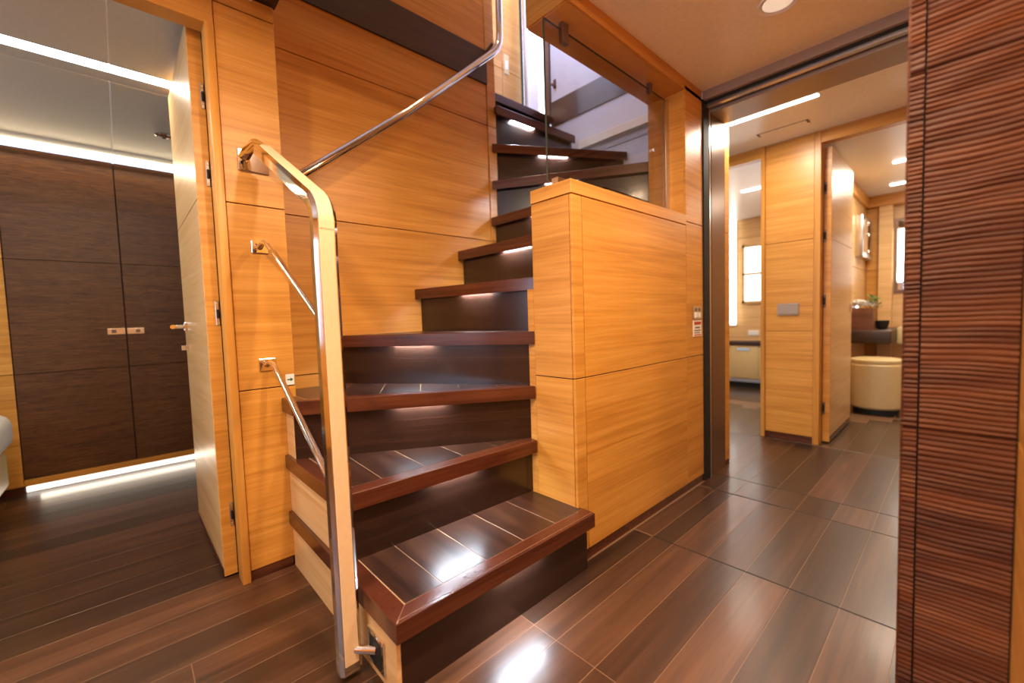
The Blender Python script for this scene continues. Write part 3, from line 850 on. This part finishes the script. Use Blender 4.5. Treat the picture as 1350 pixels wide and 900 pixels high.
for k in range(150):
    p = Vector((5.62 + random.uniform(-.07, .07), .635 + random.uniform(-.05, .035), 1.02 + random.uniform(-.04, .085)))
    a = random.uniform(0, 6.28); d = Vector((math.cos(a), math.sin(a), random.uniform(-.3, .8))).normalized(); s = d.cross(Vector((0, 0, 1))).normalized()
    q = [p, p + d * .02 + s * .009, p + d * .042, p + d * .02 - s * .009]
    bm.faces.new([bm.verts.new(v) for v in q])
lv = finish(bm, 'leaves', 'foliage', pb)
lv['kind'] = 'stuff'
bo = tag(empty('bowl', (5.85, .58, .76)), 'small dark glass bowl on the shelf behind the flower box', 'bowl')
lathe('bowl', [(.03, 0.0005), (.045, .01), (.06, .06), (.062, .09), (.055, .09), (.04, .02), (.001, .012)], (5.85, .59, .76), 'black_metal', bo, 20)
ot = tag(empty('ottoman', (5.2, .56, 0)), 'round cream leather ottoman on the floor below the dark floating shelf', 'ottoman')
lathe('base', [(.17, 0), (.17, .05)], (5.22, .56, 0), 'black_metal', ot, 32)
lathe('seat', [(.185, .05), (.205, .07), (.215, .30), (.205, .455), (.185, .475), (.001, .48)], (5.22, .56, 0), 'cream', ot, 40)
lathe('top_cushion', [(.188, .474), (.196, .482), (.194, .502), (.17, .512), (.001, .514)], (5.22, .56, 0), 'cream', ot, 40)
for k, (x_, y_) in enumerate(((5.0, .25), (5.9, .35))):
    tag(box('room_strip_light', x_, x_ + .04, y_ - .2, y_ + .2, 2.238, 2.25, 'led_white', None, .001),
        ('nearer white strip light on the ceiling of the right far room', 'farther white strip light on the ceiling of the right far room')[k], 'light', 'strip lights in the right far room')

# ================================================================== RIBBED COLUMN AND RIGHT WALL
rc = sempty('wall_right', (1.25, -.0, 0))
CX = 1.2
box('core', CX + .012, 1.5, -.075, .084, 0, CEIL, 'seam', rc, 0)
def ribbed(y0, y1, z0, z1, seed):
    rnd = random.Random(seed)
    zs = [z0]
    cr = []
    z = z0
    while z < z1 - .004:
        pitch = rnd.uniform(.0082, .0128)
        cr.append((z, min(pitch, z1 - z), rnd.uniform(.6, 1.0)))
        z += pitch
    ny = max(3, int((y1 - y0) / .02))
    ph = [rnd.uniform(0, 6.28) for _ in range(4)]
    bm = bmesh.new()
    rows = []
    for (zb, p, amp) in cr:
        for f, hgt in ((0, 0), (.25, .75), (.5, 1.0), (.78, .55)):
            row = []
            for j in range(ny + 1):
                y = y0 + (y1 - y0) * j / ny
                wob = .0016 * math.sin(y * 21 + ph[0] + zb * 7) + .0008 * math.sin(y * 47 + ph[1] + zb * 23)
                edge = min(1, (zb - z0) / .03, (z1 - zb) / .03)
                row.append(bm.verts.new((CX + .004 - .0038 * hgt * amp * (.8 + .2 * math.sin(y * 40 + zb * 90)), y, min(z1, max(z0, zb + f * p + wob * edge)))))
            rows.append(row)
    for i in range(len(rows) - 1):
        for j in range(ny):
            bm.faces.new((rows[i][j], rows[i][j + 1], rows[i + 1][j + 1], rows[i + 1][j]))
    o = finish(bm, 'ribbed_panel', 'wenge_ribbed', rc, False)
    box('panel_back', CX + .0045, CX + .012, y0, y1, z0, z1, 'wenge_ribbed', o, 0)
zz = [.0, .744, 1.466, CEIL]
sd_ = 11
for z0, z1 in zip(zz[:-1], zz[1:]):
    ribbed(.0635, .0885, z0 + .0012, z1 - .0012, sd_); sd_ += 1
    ribbed(-.070, .0600, z0 + .0012, z1 - .0012, sd_); sd_ += 1
box('side_face', CX + .002, 1.5, .084, .0885, 0, CEIL, 'wenge_ribbed', rc, 0)
box('panel', .95, CX + .005, -.10, -.0725, 0, .742, 'oak', rc, .001)
box('panel', .95, CX + .005, -.10, -.0725, .746, 1.464, 'oak', rc, .001)
box('panel', .95, CX + .005, -.10, -.0725, 1.468, CEIL, 'oak', rc, .001)
struct(boxes('wall_hall_right', [(1.5, 2.8, -.04, .0, 0, 2.3), (2.8, 3.72, -.24, -.2, 0, 2.3), (2.76, 2.8, -.24, 0, 0, 2.3), (.95, 1.5, -.14, -.1, 0, 2.3), (.95, .99, -1.45, -.14, 0, 2.3)], 'oak'))
struct(boxes('wall_back', [(-2.25, -2.2, -1.45, .3, 0, 2.3), (-2.25, -2.2, 1.5, 1.9, 0, 2.3), (-2.25, -2.2, .3, 1.5, 0, .9), (-2.25, -2.2, .3, 1.5, 1.9, 2.3), (-2.25, 1.0, -1.45, -1.4, 0, 2.3)], 'oak'))
